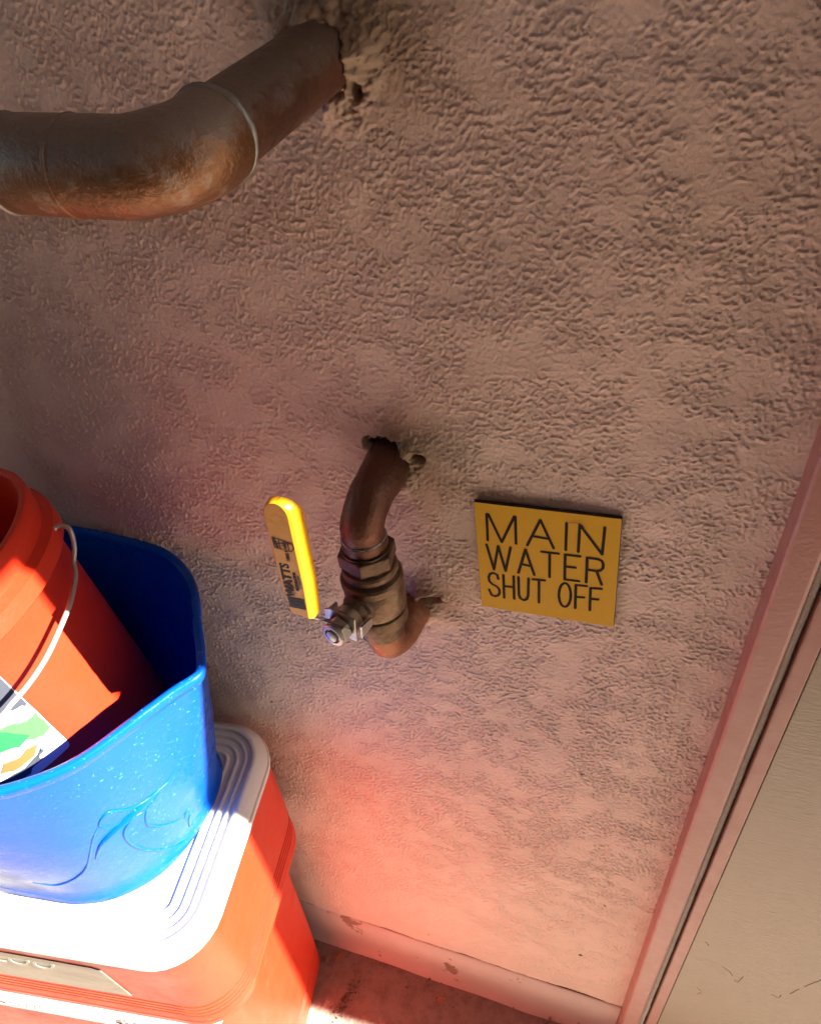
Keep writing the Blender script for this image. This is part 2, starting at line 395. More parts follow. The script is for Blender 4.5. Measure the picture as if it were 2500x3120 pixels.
# door and frame (right edge of the picture)
door = thing('door', (.118, 0, 0), 'smooth tan painted door in its pinkish red frame at the right edge', 'door')
def prism(x0, x1, pts=None): pass
def vprofile(name, pts, z0, z1, mat, parent, sm=False, bw=0):
    n = len(pts); V = [(x, y, z0) for x, y in pts] + [(x, y, z1) for x, y in pts]
    F = [(i, (i + 1) % n, (i + 1) % n + n, i + n) for i in range(n)] + [tuple(range(n)), tuple(range(2 * n - 1, n - 1, -1))]
    o = mesh(name, V, F, mat, parent, world=True)
    if bw: bevel_obj(o, bw, 2)
    return o
FT = 2.1
vprofile('door_frame', [(.0962, .05), (.0962, -.0255), (.0985, -.0275), (.1155, -.0275), (.1180, -.0255), (.1180, .05)], -.01, FT, m_frame, door, bw=.0007)
vprofile('frame_stop', [(.1268, .05), (.1268, -.0215), (.1280, -.0228), (.1392, -.0228), (.1400, -.0215), (.1400, .05)], -.01, FT, m_frame, door, bw=.0009)
zz = list(np.linspace(-.01, FT, 240))
v, f = tube([(.1216 + .0006 * mnoise.noise(Vector((z * 20, 0, 0))), -.0165 + .0010 * mnoise.noise(Vector((z * 31, 3, 0))), z) for z in zz], .0040, 10)
mesh('weatherstrip', v, f, m_seal, door, smooth=True, world=True)
v, f = box(.1404, 1.05, -.0215, .022, .012, FT); o = mesh('door_panel', v, f, m_door, door, world=True); bevel_obj(o, .0012, 2)
v, f = box(1.055, 1.10, -.0275, .05, -.01, FT); mesh('jamb_post', v, f, m_frame, door, world=True)
# wall beyond the door, lintel part and eave that throws the shade
house = thing('house_upper_wall', (2, .05, 0), 'upper house wall with eave above the door, above the picture', 'wall')
v, f = box(1.102, 2.4, .0, .12, 0, 2.15); mesh('side_wall', v, f, m_wall, house, world=True)
v, f = box(.0962, 1.102, .0, .12, FT + .002, 2.15); mesh('wall_over_door', v, f, m_wall, house, world=True)
EA = -.086
def eave_y(x, z=2.152): return EA + .063 * x - .032 * z
Ve = [(x, y, z) for z in (2.152, 2.598) for x, y in ((-6, eave_y(-6)), (3.2, eave_y(3.2)), (3.2, .5), (-6, .5))]
mesh('eave', Ve, [(0, 3, 2, 1), (4, 5, 6, 7), (0, 1, 5, 4), (1, 2, 6, 5), (2, 3, 7, 6), (3, 0, 4, 7)], m_roof, house, world=True)

blocker = thing('sky_blocker', (-1.5, -1.6, 2.6), 'added flat awning over the walkway, above the picture', 'blocker')  # unseen board added to cut sky light and keep sun off the pipe
v, f = box(-4.5, 1.88, -3.0, .10, 2.60, 2.66); mesh('sky_blocker_board', v, f, m_roof, blocker, world=True)
for px_, py_ in ((-4.4, -2.9), (1.78, -2.9)):
    v, f = box(px_ - .04, px_ + .04, py_ - .04, py_ + .04, 0, 2.598); mesh('sky_blocker_post', v, f, m_roof, blocker, world=True)
opp = thing('sky_blocking_wall', (-1.5, -2.7, 0), 'tall wall added across the walkway to cut off sky, unseen behind the camera', 'wall')  # unseen, added to cut the front sky and darken the upper stucco
v, f = box(-6, 1.94, -2.80, -2.62, 0, 2.2); mesh('sky_blocking_wall_body', v, f, m_roof, opp, world=True)
v, f = box(-6, 1.94, -2.84, -2.58, 2.202, 2.26); mesh('sky_blocking_wall_cap', v, f, m_roof, opp, world=True)
sunblocker = thing('sun_blocker_box', (4, -3, 0), 'added tall wing across the walkway, outside the picture', 'house')  # unseen box added so that sun reaches only a strip of ground
v, f = box(2.0, 8, -9, -.95, 0, 6.2); mesh('sun_blocker_body', v, f, m_roof, sunblocker, world=True)
v, f = box(1.95, 8.2, -9.2, -.93, 6.202, 6.4); mesh('sun_blocker_cap', v, f, m_roof, sunblocker, world=True)

# ================================================================ LARGE PIPE
pipe = thing('copper_pipe', (-.203, 0, 1.288), 'large brown copper pipe with a soldered elbow leaving the wall to the left', 'pipe')
PR = .0190
A0 = Vector((-.203, .03, 1.2925)); A1 = Vector((-.203, -.128, 1.2800))
B0 = Vector((-.245, -.153, 1.2735)); B1 = Vector((-.78, -.153, 1.268))
v, f = tube([A0 + (A1 - A0) * t for t in (0, .25, .5, .75, 1)], PR, 48, False); mesh('pipe_run', v, f, m_cop, pipe, True, world=True)
v, f = tube([Vector((-.288, -.1535, 1.2729)), B1], .0195, 48, False); mesh('pipe_run', v, f, m_cop, pipe, True, world=True)
arc = []
for i in range(17):
    t = i / 16 * math.pi / 2
    arc.append(Vector((-.230 + .027 * math.cos(t), -.1315 - .0220 * math.sin(t), 1.2793 - .0058 * i / 16)))
path = [Vector((-.203, -.1265, 1.2802)), Vector((-.203, -.1272, 1.2801)), Vector((-.203, -.1290, 1.2798))] + arc + [Vector((-.240, -.1535, 1.2733)), Vector((-.262, -.1535, 1.2731)), Vector((-.2905, -.1535, 1.2729)), Vector((-.2920, -.1535, 1.2729))]
RR = [.0196, .0208, .0212] + [.0210] * 17 + [.0212, .0213, .0213, .0200]
v, f = tube(path, RR, 56, True); mesh('elbow', v, f, m_elb, pipe, 50, world=True)
def ring(c, d, r, w, mat, parent, name='solder_ring', n=48):
    c = Vector(c); d = Vector(d).normalized(); P = []
    V, F = lathe([(r, -w), (r + w * .8, -w * .5), (r + w, 0), (r + w * .8, w * .5), (r, w)], c, d, n, False)
    V = [p + (p - c).normalized() * .0006 * mnoise.noise(p * 160) for p in V]
    return mesh(name, V, F, mat, parent, True, world=True)
ring((-.203, -.1262, 1.2802), A1 - A0, .0192, .0026, m_solder, pipe)
ring((-.2925, -.1535, 1.2729), (1, 0, 0), .0196, .0024, m_solder, pipe)
ring((-.257, -.1535, 1.2731), (1, 0, 0), .0206, .0013, m_elb, pipe, 'fitting_bead')
# ================================================================ SHUT-OFF VALVE
valve = thing('shutoff_valve', (-.19, 0, 1.02), 'bronze ball valve with yellow lever between two copper elbows on the wall', 'valve')
def P3(*a): return Vector(a)
up_path = spline([P3(W1[0], .025, W1[1] + .004), P3(W1[0], .004, W1[1] + .003), P3(W1[0], -.020, W1[1] + .001), P3(W1[0] - .002, -.038, W1[1] - .003),
                  P3(-.1905, -.0515, .9965), P3(-.1905, -.0525, .984), P3(-.1900, -.0525, .962)], 6)
v, f = tube(up_path, [.0166 + .0012 * math.exp(-((i - 9) / 6) ** 2) for i in range(len(up_path))], 36, False, jit=.03); mesh('upper_elbow', v, f, m_vcop, valve, True, world=True)
lo_path = spline([P3(-.1838, -.0515, .884), P3(-.1830, -.0510, .874), P3(-.1815, -.046, .861), P3(-.1785, -.030, .853), P3(-.1745, -.008, .856), P3(-.172, .015, .861)], 6)
v, f = tube(lo_path, [.0158] * len(lo_path), 36, False, jit=.03); mesh('lower_elbow', v, f, m_lcop, valve, True, world=True)
ax0 = P3(-.1905, -.0525, .984); ax1 = P3(-.1838, -.0515, .874); ad = (ax1 - ax0)
L = ad.length
v, f = lathe([(.0160, 0), (.0178, .001), (.0180, .008), (.0172, .0095), (.0168, .010)], ax0, ad, 40, False); mesh('fitting_collar', v, f, m_vcop, valve, 40, world=True)
prof = [(.0160, .010), (.0190, .0102), (.0192, .0115), (.0192, .0255), (.0184, .0262), (.0184, .0275), (.0212, .0280), (.0222, .0300), (.0222, .0335), (.0212, .0352), (.0198, .0358), (.0198, .0375),
        (.0238, .0382), (.0250, .0400), (.0250, .0455), (.0242, .0470), (.0236, .0478), (.0240, .0490), (.0243, .0560), (.0243, .0700), (.0236, .0728), (.0214, .0738), (.0214, .0758), (.0232, .0764), (.0236, .0775),
        (.0236, .0868), (.0228, .0882), (.0196, .0890), (.0190, .0900), (.0188, .1030), (.0180, .1046), (.0162, .1052)]
v, f = lathe(prof, ax0, ad, 64, False); mesh('valve_body', v, f, m_bronze, valve, 22, world=True)
# hexagonal end piece of the body
adn = ad.normalized(); hu = adn.cross(P3(0, 1, 0)).normalized(); hv = adn.cross(hu)
hx_ = [(.0232 * math.cos(math.radians(60 * i + 22)), .0232 * math.sin(math.radians(60 * i + 22))) for i in range(6)]
def slab0(pts, thick, o, x, y, z):
    n = len(pts); V = [o + x * a + y * b for a, b in pts] + [o + x * a + y * b + z * thick for a, b in pts]
    return V, [(i, (i + 1) % n, (i + 1) % n + n, i + n) for i in range(n)] + [tuple(range(n - 1, -1, -1)), tuple(range(n, 2 * n))]
v, f = slab0(hx_, .0125, ax0 + adn * .0118, hu, hv, adn); o = mesh('hex_end', v, f, m_bronze, valve, world=True); bevel_obj(o, .0010, 2)
# stem assembly, leaning out from the wall
sc = ax0 + ad.normalized() * .060
sdv = P3(-.014, -.056, 0.003).normalized()
v, f = lathe([(.0145, .012), (.0140, .024), (.0118, .026), (.0115, .033)], sc, sdv, 32); mesh('stem_boss', v, f, m_bronze, valve, 40, world=True)
v, f = lathe([(.0118, .0332), (.0122, .034), (.0122, .041), (.0105, .042), (.009, .0422)], sc, sdv, 32); mesh('packing_gland', v, f, m_steel, valve, 40, world=True)
# handle stop bracket with two ears
u_ = sdv.cross(P3(0, 0, 1)).normalized(); w_ = u_.cross(sdv).normalized()
def slab(pts, thick, o, x, y, z, name, mat, parent, bev=.0005):
    n = len(pts); V = [o + x * a + y * b for a, b in pts] + [o + x * a + y * b + z * thick for a, b in pts]
    F = [(i, (i + 1) % n, (i + 1) % n + n, i + n) for i in range(n)] + [tuple(range(n - 1, -1, -1)), tuple(range(n, 2 * n))]
    ob = mesh(name, V, F, mat, parent, world=True)
    if bev: bevel_obj(ob, bev, 2)
    return ob
o_ = sc + sdv * .0425
slab([(-.013, -.010), (.013, -.010), (.016, -.004), (.016, .010), (.010, .013), (-.013, .013)], .002, o_, u_, w_, sdv, 'handle_root', m_steel, valve)
for sx in (-1, 1):
    slab([(-.006, 0), (.006, 0), (.0045, -.014), (-.0035, -.015)], .002, o_ + u_ * (.0155 * sx), w_, sdv, u_ * sx, 'handle_stop', m_steel, valve)
# hex nut and stem end
hexp = [(.0105 * math.cos(math.radians(60 * i + 15)), .0105 * math.sin(math.radians(60 * i + 15))) for i in range(6)]
slab(hexp, .009, o_ + sdv * .0022, u_, w_, sdv, 'stem_nut', m_steel, valve, .0008)
v, f = lathe([(.0092, .0112), (.0096, .0118), (.0096, .0135), (.0085, .0142), (.0068, .0142), (.0066, .0120), (.0048, .0120), (.0046, .0152), (.003, .0158)], o_, sdv, 32)
mesh('nut_collar', v, f, m_steel, valve, 40, world=True)
# lever: shank bent outward, then the vinyl coated grip
HX, HY = -.2055, -.1340
zb, zt = .9770, 1.0785
hw = .0108
shank = [(-.010, -.004), (.010, -.004), (.0105, .010), (-.0105, .010)]
sh0 = o_ + sdv * .001
Vs = [sh0 + u_ * a for a in (-.011, .011)] + [P3(HX - hw, HY + .001, zb + .002), P3(HX + hw, HY + .001, zb - .002)]
Vs2 = [p + P3(0, .0018, -.0012) for p in Vs]
mesh('lever_shank', Vs + Vs2, [(0, 1, 3, 2), (4, 6, 7, 5), (0, 4, 5, 1), (2, 3, 7, 6), (0, 2, 6, 4), (1, 5, 7, 3)], m_steel, valve, world=True)
# grip: channel section, rings along z, rounded top
def grip():
    rings = []
    zs = list(np.linspace(zb, zt - .0105, 12)) + [zt - .0105 + .0105 * math.sin(a) for a in np.linspace(.15, math.pi / 2 - .02, 9)]
    for z in zs:
        t = max(0, (z - (zt - .0105)) / .0105); w = hw * math.sqrt(max(0.0008, 1 - t * t)); flank = .0112 * (1 - .35 * t)
        taper = .80 + .20 * min(1, (z - zb) / .03); w *= taper
        x0 = HX
        off = .0025 * ((z - zb) / .10)
        sec = [(-w, flank), (-w, .004), (-w * .95, .0010), (-w * .86, 0), (w * .62, 0), (w * .82, .0009), (w * 1.0, .0036), (w * 1.04, flank),
               (w * .90, flank), (w * .84, .0045), (w * .66, .0022), (-w * .74, .0022), (-w * .86, .0045), (-w * .90, flank)]
        zs_ = z - 0
        rings.append([P3(x0 + a, HY - off + b, zs_ - (a / hw) * .0030 * (1 if z < zb + .02 else 0)) for a, b in sec])
    return loft(rings)
v, f = grip(); mesh('lever_grip', v, f, m_vinyl, valve, 22, world=True)
def onface(z): return HY - .0025 * ((z - zb) / .10) - .0003
def ttxt(body, size, z, dx, xs=1.0, bold=0.0, name='lettering'):
    M4 = frame((HX + dx, onface(z), z), (0, 0, 1), (-1, 0, 0), (0, -1, 0))
    text_mesh(name, body, size, m_ink, M4, None, .0001, bold, xs).parent = valve
    o = COL.objects[-1] if False else None
for body, size, z, dx, xs, bold in (('WATTS', .0092, 1.0115, -.0036, 1.0, .0004), ('REGULATOR', .0030, 1.0115, .0022, 1.0, .00015), ('1" 125 SWP', .0024, 1.0115, .0048, 1.0, .00004),
                                    ('1 BALL 1', .0036, 1.0345, .0005, .7, .0001)):
    M4 = frame((HX + dx, onface(z), z), (0, 0, 1), (-1, 0, 0), (0, -1, 0))
    o = text_mesh('lettering', body, size, m_ink, M4, valve, .0001, bold, xs)
    o.matrix_parent_inverse = parent_mat(valve).inverted()
def flatpoly(name, polys, y, mat, parent, thick=.0002):
    V, F = [], []
    for pts in polys:
        k = len(V); n = len(pts); V += [P3(a, y if not callable(y) else y(b), b) for a, b in pts]; F.append(tuple(range(k, k + n)))
    return mesh(name, V, F, mat, parent, world=True)
# black block with light stripes below the name, and the shield mark above it
bl = []
for k_ in range(3):
    bl.append([(HX - .0072, .9845 + k_ * .0036), (HX + .0050, .9845 + k_ * .0036), (HX + .0050, .9877 + k_ * .0036), (HX - .0072, .9877 + k_ * .0036)])
flatpoly('printed_block', bl, onface, m_ink, valve)
def stroke(P, w):
    V, F = [], []
    P = [Vector((a, b, 0)) for a, b in P]
    for a, b in zip(P[:-1], P[1:]):
        d = (b - a); d = d.normalized() if d.length else Vector((1, 0, 0)); n = Vector((-d.y, d.x, 0)) * w / 2
        k = len(V); V += [a + n, b + n, b - n, a - n]; F.append((k, k + 1, k + 2, k + 3))
    for p in P:
        k = len(V); V += [p + Vector((math.cos(t), math.sin(t), 0)) * w / 2 for t in [i * math.pi / 5 for i in range(10)]]
        F.append(tuple(range(k, k + 10)))
    return V, F
def strokes_obj(name, lines, w, tf, mat, parent):
    parts = [stroke(l, w) for l in lines]; V, F = merge(*parts)
    # each piece a hair above the one below so that no two faces share a plane
    VV = []
    cnt = 0
    for pi, (pv, pf) in enumerate(parts):
        for vi, q in enumerate(pv):
            VV.append(tf(q.x, q.y, .00002 * (pi % 7) + (.00001 if vi % 2 else 0)))
    return mesh(name, VV, F, mat, parent, world=True)
lg = [[(-.0070, .004), (.0060, .001), (-.0070, -.0012)], [(-.0030, .0035), (-.0030, -.0050)], [(.0030, .0020), (.0030, -.0055)],
      [(-.0070, -.005), (.0045, -.006), (.0070, -.0022), (.006, .0012)], [(-.0070, .0042), (-.0070, -.005)], [(-.0010, .001), (.001, .001)], [(-.0012, -.0018), (.0012, -.0018)]]
strokes_obj('printed_mark', [[(b * -1 if False else a, b) for a, b in l] for l in lg], .0007, lambda a, b, e: P3(HX - .0005 + a, onface(1.0455 + b) - e, 1.0455 + b), m_ink, valve)

strokes_obj('printed_mark', [[(-.0066, .0034), (-.0048, -.0040)], [(.0008, .0006), (.0008, -.0034)]], .0019, lambda a, b, e: P3(HX - .0005 + a, onface(1.0455 + b) - .0001 - e, 1.0455 + b), m_ink, valve)
ring(ax0 + ad.normalized() * .0005, ad, .0166, .0009, m_solder, valve, 'solder_ring', 36)
m_scuff = N('scuff'); m_scuff.base((.10, .075, .05)); m_scuff.rough(.8)
for pts, w_ in (([(.1795, .3778), (.1891, .3692), (.2006, .3491), (.2034, .3686)], .0009), ([(.2396, .3451), (.2468, .3413), (.2481, .3508)], .0012),
                ([(.255, .3613), (.2611, .3849), (.2723, .419)], .0011), ([(.1529, .4263), (.1561, .4199)], .0014), ([(.165, .300), (.171, .292), (.169, .281)], .0008)):
    q = [(a.x, a.y) for a in spline([(a, b, 0) for a, b in pts], 6)]
    q = [(a + .0006 * mnoise.noise(Vector((a * 400, b * 400, 1))), b + .0010 * mnoise.noise(Vector((a * 300, b * 300, 5)))) for a, b in q]
    strokes_obj('scuff_mark', [q[:len(q) // 2], q[len(q) // 2 + 1:]], w_, lambda a, b, e: P3(a, -.0216 - e, b), m_scuff, door)
strokes_obj('hairline_scratch', [[(-.1741, .4266), (-.1665, .4283), (-.1612, .429), (-.1463, .4276)]], .0006, lambda a, b, e: P3(a, -.0042 - e, b), m_scuff, wall)
# ================================================================ SIGN
SC = P3(-.0598, -.0052, .9410); th = math.radians(3.4)
sx_ = P3(math.cos(th), 0, math.sin(th)); sy_ = P3(-math.sin(th), 0, math.cos(th))
sign = thing('wall_sign', SC, 'small square yellow sign reading main water shut off beside the valve', 'sign')
SIGNW, SIGNH = .0548, .0570
pl = [(-SIGNW, -SIGNH), (SIGNW, -SIGNH), (SIGNW, SIGNH), (-SIGNW, SIGNH)]
slab(pl, .0030, SC + P3(0, .0032, 0), sx_, sy_, P3(0, -1, 0), 'sign_back', m_core, sign, .0003)
pl = [(-SIGNW + .0003, -SIGNH + .0003), (SIGNW - .0003, -SIGNH + .0003), (SIGNW - .0003, SIGNH - .0007), (-SIGNW + .0003, SIGNH - .0007)]
slab(pl, .0004, SC + P3(0, .00015, 0), sx_, sy_, P3(0, -1, 0), 'sign_face', m_sign, sign, 0)
LETTERS = [[(-0.04563,0.01947),(-0.04516,0.046),(-0.04385,0.0462),(-0.0344,0.01945),(-0.02384,0.04656),(-0.02291,0.0467),(-0.02304,0.01969)],[(-0.01422,0.01974),(-0.00394,0.04664),(0.00603,0.02024)],[(-0.01039,0.02975),(0.00249,0.02892)],[(0.01553,0.04651),(0.01525,0.01996)],[(0.02463,0.01983),(0.02519,0.04677),(0.04234,0.02034),(0.04318,0.04692)],[(-0.04676,0.01476),(-0.04196,-0.01134),(-0.03741,0.01489),(-0.03242,-0.0112),(-0.02754,0.01488)],[(-0.02189,-0.0111),(-0.01578,0.01489),(-0.00917,-0.01104)],[(-0.01934,-0.00122),(-0.0117,-0.00216)],[(-0.0033,0.01482),(0.00985,0.01513)],[(0.00309,0.01482),(0.00294,-0.01106)],[(0.02614,0.01536),(0.0149,0.01513),(0.01482,-0.01134),(0.02595,-0.0109)],[(0.01481,0.00266),(0.02292,0.00304)],[(0.03147,-0.01098),(0.03152,0.01499),(0.03931,0.01496),(0.04221,0.0138),(0.04357,0.01065),(0.04358,0.00665),(0.04182,0.00366),(0.03897,0.00241),(0.03165,0.00262)],[(0.03897,0.00241),(0.04325,-0.01096)],[(-0.03892,-0.0215),(-0.03947,-0.01701),(-0.04261,-0.0154),(-0.04544,-0.01694),(-0.04684,-0.02095),(-0.0465,-0.02553),(-0.04413,-0.02847),(-0.0405,-0.03039),(-0.03849,-0.03341),(-0.03827,-0.03721),(-0.03972,-0.04062),(-0.04242,-0.04224),(-0.04539,-0.04131),(-0.04717,-0.03522)],[(-0.03441,-0.01626),(-0.03473,-0.04228)],[(-0.02597,-0.01582),(-0.02625,-0.04174)],[(-0.03442,-0.02875),(-0.02614,-0.02831)],[(-0.02201,-0.01602),(-0.02214,-0.03636),(-0.02095,-0.04021),(-0.01822,-0.04168),(-0.01562,-0.03983),(-0.01445,-0.03536),(-0.01386,-0.01587)],[(-0.01039,-0.01615),(-0.00083,-0.01545)],[(-0.00542,-0.01601),(-0.00571,-0.04153)],[(0.01992,-0.02739),(0.01976,-0.03159),(0.01916,-0.03551),(0.01816,-0.03875),(0.01686,-0.04099),(0.01539,-0.042),(0.0139,-0.04165),(0.01255,-0.03999),(0.01146,-0.03719),(0.01075,-0.03354),(0.01048,-0.02941),(0.01067,-0.02521),(0.01131,-0.02136),(0.01232,-0.01822),(0.01361,-0.01609),(0.01504,-0.01516),(0.01649,-0.0155),(0.01781,-0.0171),(0.01889,-0.01979),(0.01962,-0.02333),(0.01992,-0.02739)],[(0.02362,-0.04169),(0.02366,-0.01558),(0.03202,-0.01507)],[(0.0236,-0.02884),(0.03026,-0.02803)],[(0.03526,-0.04137),(0.03504,-0.01662),(0.04345,-0.01571)],[(0.03501,-0.02849),(0.04141,-0.02797)]]
strokes_obj('engraved_lettering', LETTERS, .0023, lambda a, b, e: SC + sx_ * a + sy_ * b + P3(0, -.0004 - e, 0), m_groove, sign)


hp = [SC + sx_ * a + sy_ * b + P3(0, -.0012, 0) for a, b in ((.018, .0480), (.023, .0487), (.0265, .0478), (.0285, .0455), (.0288, .0432))]
v, f = tube(spline(hp, 5), .00022, 6); mesh('stray_fibre', v, f, m_leaf, sign, True, world=True)
# ================================================================ COOLERS
YAW = math.radians(9.177); CO = (-.364, -.071, 0)
def rrect(x0, x1, y0, y1, r, z, n=9):
    P = []
    for cx, cy, a0 in ((x1 - r, y1 - r, 0), (x0 + r, y1 - r, 90), (x0 + r, y0 + r, 180), (x1 - r, y0 + r, 270)):
        for i in range(n):
            a = math.radians(a0 + 90 * i / (n - 1)); P.append(Vector((cx + r * math.cos(a), cy + r * math.sin(a), z)))
    return P
def c_rings(spec, x1, y0, y1, r0, zb=0):
    return [rrect(-.50 - u, x1 + u, y0 - u + fr, y1 + u, max(.004, r0 + u), z - zb) for u, z, fr in spec]
def ribs(u, f, ztop, zbot, k=4, dep=.0042):
    out = []; st = (ztop - zbot) / k
    for i in range(k):
        z = ztop - i * st
        out += [(u, z, f), (u - dep, z - st * .12, f), (u - dep, z - st * .45, f), (u, z - st * .57, f)]
    return out
ZU = .418
cup = thing('upper_cooler', (CO[0], CO[1], ZU), 'red cooler with ribbed band and white lid, stacked on top under the blue bucket', 'cooler', YAW, 'red coolers stacked against the wall')
body = [(.006, .4185, .011), (.0250, .4185, .0115), (.0268, .4200, .0115), (.0268, .4290, .0115), (.0262, .4300, .0115), (.0258, .4345, .0115)] + list(reversed(ribs(.0250, .0115, .470, .436))) + \
       [(.0248, .4720, .0115), (.0225, .53, .0085), (.0200, .5850, .004), (.0195, .5975, .003)]
v, f = loft(c_rings(body, 0, -.178, .036, .028, ZU)); mesh('body', v, f, m_cred, cup, 25)
lid = [(.016, .5975, 0), (.0245, .5975, 0), (.0255, .5985, 0), (.0257, .6030, 0), (.0250, .6045, 0), (.0222, .6050, 0), (.0222, .6066, 0), (.0236, .6076, 0), (.0232, .6095, 0), (.0140, .6190, 0), (.0125, .6204, 0),
       (.0105, .6207, 0), (.0088, .6200, 0), (.0076, .6160, 0), (.0062, .6158, 0), (.0030, .6160, 0), (.0022, .6185, 0), (.0008, .6188, 0), (-.0006, .6180, 0), (-.0018, .6156, 0),
       (-.0060, .6156, 0), (-.0072, .6182, 0), (-.0088, .6184, 0), (-.0100, .6174, 0), (-.0112, .6154, 0), (-.0170, .6154, 0), (-.0182, .6176, 0), (-.0198, .6178, 0), (-.0210, .6168, 0), (-.0226, .6146, 0)]
v, f = loft(c_rings(lid, 0, -.178, .036, .032, ZU)); mesh('lid', v, f, m_white, cup, 40)
def fy(z): return -.178 - (.0225 + (.53 - z) * .043) + (.0085 + (.53 - z) * .05)
P = [(-.40, .557), (-.105, .549), (-.097, .545), (-.083, .481), (-.40, .4815)]
Vl = [Vector((x, fy(z) - .0016, z - ZU)) for x, z in P] + [Vector((x, fy(z) - .0002, z - ZU)) for x, z in P]
mesh('silver_sticker', Vl, [(0, 1, 2, 3, 4), (9, 8, 7, 6, 5)] + [(i, (i + 1) % 5, (i + 1) % 5 + 5, i + 5) for i in range(5)], m_silver, cup)
m_pale = N('pale_print'); m_pale.base((.30, .29, .25)); m_pale.rough(.5)
o = text_mesh('lettering', 'IGLOO', .028, m_pale, frame((-.20, fy(.536) - .0021, .536 - ZU), (1, 0, 0), (.3, .1, 1), (0, -1, 0)), cup, .0002, 0, 1.2)
# lower cooler
clo = thing('lower_cooler', CO, 'red cooler standing on the floor below, carrying the other cooler', 'cooler', YAW, 'red coolers stacked against the wall')
body = [(-.012, 0, 0), (-.001, 0, 0), (.0, .002, 0), (.0, .036, 0)] + list(reversed(ribs(.0, 0, .060, .037, 4, .0016))) + [(0.0, .062, 0), (-.0022, .20, .0), (-.0060, .355, 0), (-.0062, .384, 0)]
v, f = loft(c_rings(body, 0, -.186, .056, .040)); mesh('body', v, f, m_cred, clo, 25)
lid = [(-.02, .3845, 0), (-.0095, .3845, 0), (-.0085, .386, 0), (-.0085, .3905, 0), (-.0105, .392, 0), (-.0100, .4105, 0), (-.0125, .4165, 0), (-.015, .4172, 0), (-.05, .4172, 0)]
v, f = loft([[p for p in rrect(-.50, u, -.1985 - (u + .0085), .045, .030, z)] for u, z, _ in lid]); mesh('lid', v, f, m_white, clo, 40)
text_mesh('embossed_lettering', 'cooool', .018, m_white, frame((-.236, -.1978, .401), (1, 0, 0), (0, 0, 1), (0, -1, 0)), clo, .0008)
text_mesh('embossed_lettering', 'ITOI', .018, m_white, frame((-.100, -.1978, .401), (1, 0, 0), (0, 0, 1), (0, -1, 0)), clo, .0008)

# ================================================================ BLUE BUCKET
ZB = .6150
blue = thing('blue_mop_bucket', (-.5, -.15, ZB), 'blue plastic mop bucket with a pouring spout standing on the white cooler lid', 'bucket')
RIM = [(-.311, -.136), (-.318, -.119), (-.339, -.089), (-.362, -.056), (-.388, -.030), (-.425, -.012), (-.482, -.010), (-.536, -.013), (-.60, -.022), (-.66, -.05), (-.69, -.12),
       (-.69, -.19), (-.67, -.25), (-.62, -.30), (-.54, -.32), (-.46, -.302), (-.402, -.268), (-.364, -.235), (-.341, -.196), (-.323, -.158)]
BASE = [(-.3735, -.135), (-.3745, -.112), (-.381, -.088), (-.393, -.070), (-.412, -.057), (-.440, -.048), (-.48, -.045), (-.53, -.045), (-.59, -.052), (-.635, -.08), (-.65, -.12),
        (-.65, -.18), (-.63, -.225), (-.59, -.255), (-.537, -.259), (-.485, -.2535), (-.442, -.246), (-.411, -.229), (-.386, -.199), (-.3755, -.165)]
rim2 = spline([(a, b, 0) for a, b in RIM], 5, True); base2 = spline([(a, b, 0) for a, b in BASE], 5, True)
NB = len(rim2)
def nrm(P, i):
    t = P[(i + 1) % len(P)] - P[i - 1]; n = Vector((t.y, -t.x, 0)).normalized()
    return -n if n.dot(P[i] - Vector((-.5, -.15, 0))) < 0 else n
def rimz(i):
    p = rim2[i]; return .880 + .0035 * math.sin(3.2 * i / NB * 2 * math.pi + .6) * (1 if p.x < -.33 else .4)
def bring(s, off=0, dz=0, zabs=None):
    R = []
    for i in range(NB):
        p = base2[i].lerp(rim2[i], s); z = ZB + (rimz(i) - ZB) * s + dz if zabs is None else zabs
        q = p + nrm(rim2, i) * off; R.append(Vector((q.x, q.y, z)))
    return R
rings = [bring(0, -.006, .0005), bring(0, -.001, .0005), bring(0, .001, .003), bring(.02, .0015), bring(.045, -.001), bring(.07, -.003), bring(.12, -.003), bring(.25, -.001), bring(.4), bring(.55), bring(.7), bring(.85), bring(.947, -.0005)]
v, f = loft(rings + [bring(.985, -.0005), bring(.985, -.0035), bring(.9, -.0035), bring(.5, -.0035), bring(.2, -.0035), bring(.05, -.006)])
bb = mesh('bucket_body', v, f, m_blue, blue, 60, world=True)
rr_ = [bring(.948, -.0008), bring(.950, .0024), bring(.956, .0032), bring(.985, .0038), bring(.996, .0030), bring(1.0, .0008), bring(.999, -.0020), bring(.993, -.0042), bring(.984, -.0044)]
v, f = loft(rr_, False, False); mesh('bucket_rim', v, f, m_blue, blue, 60, world=True)
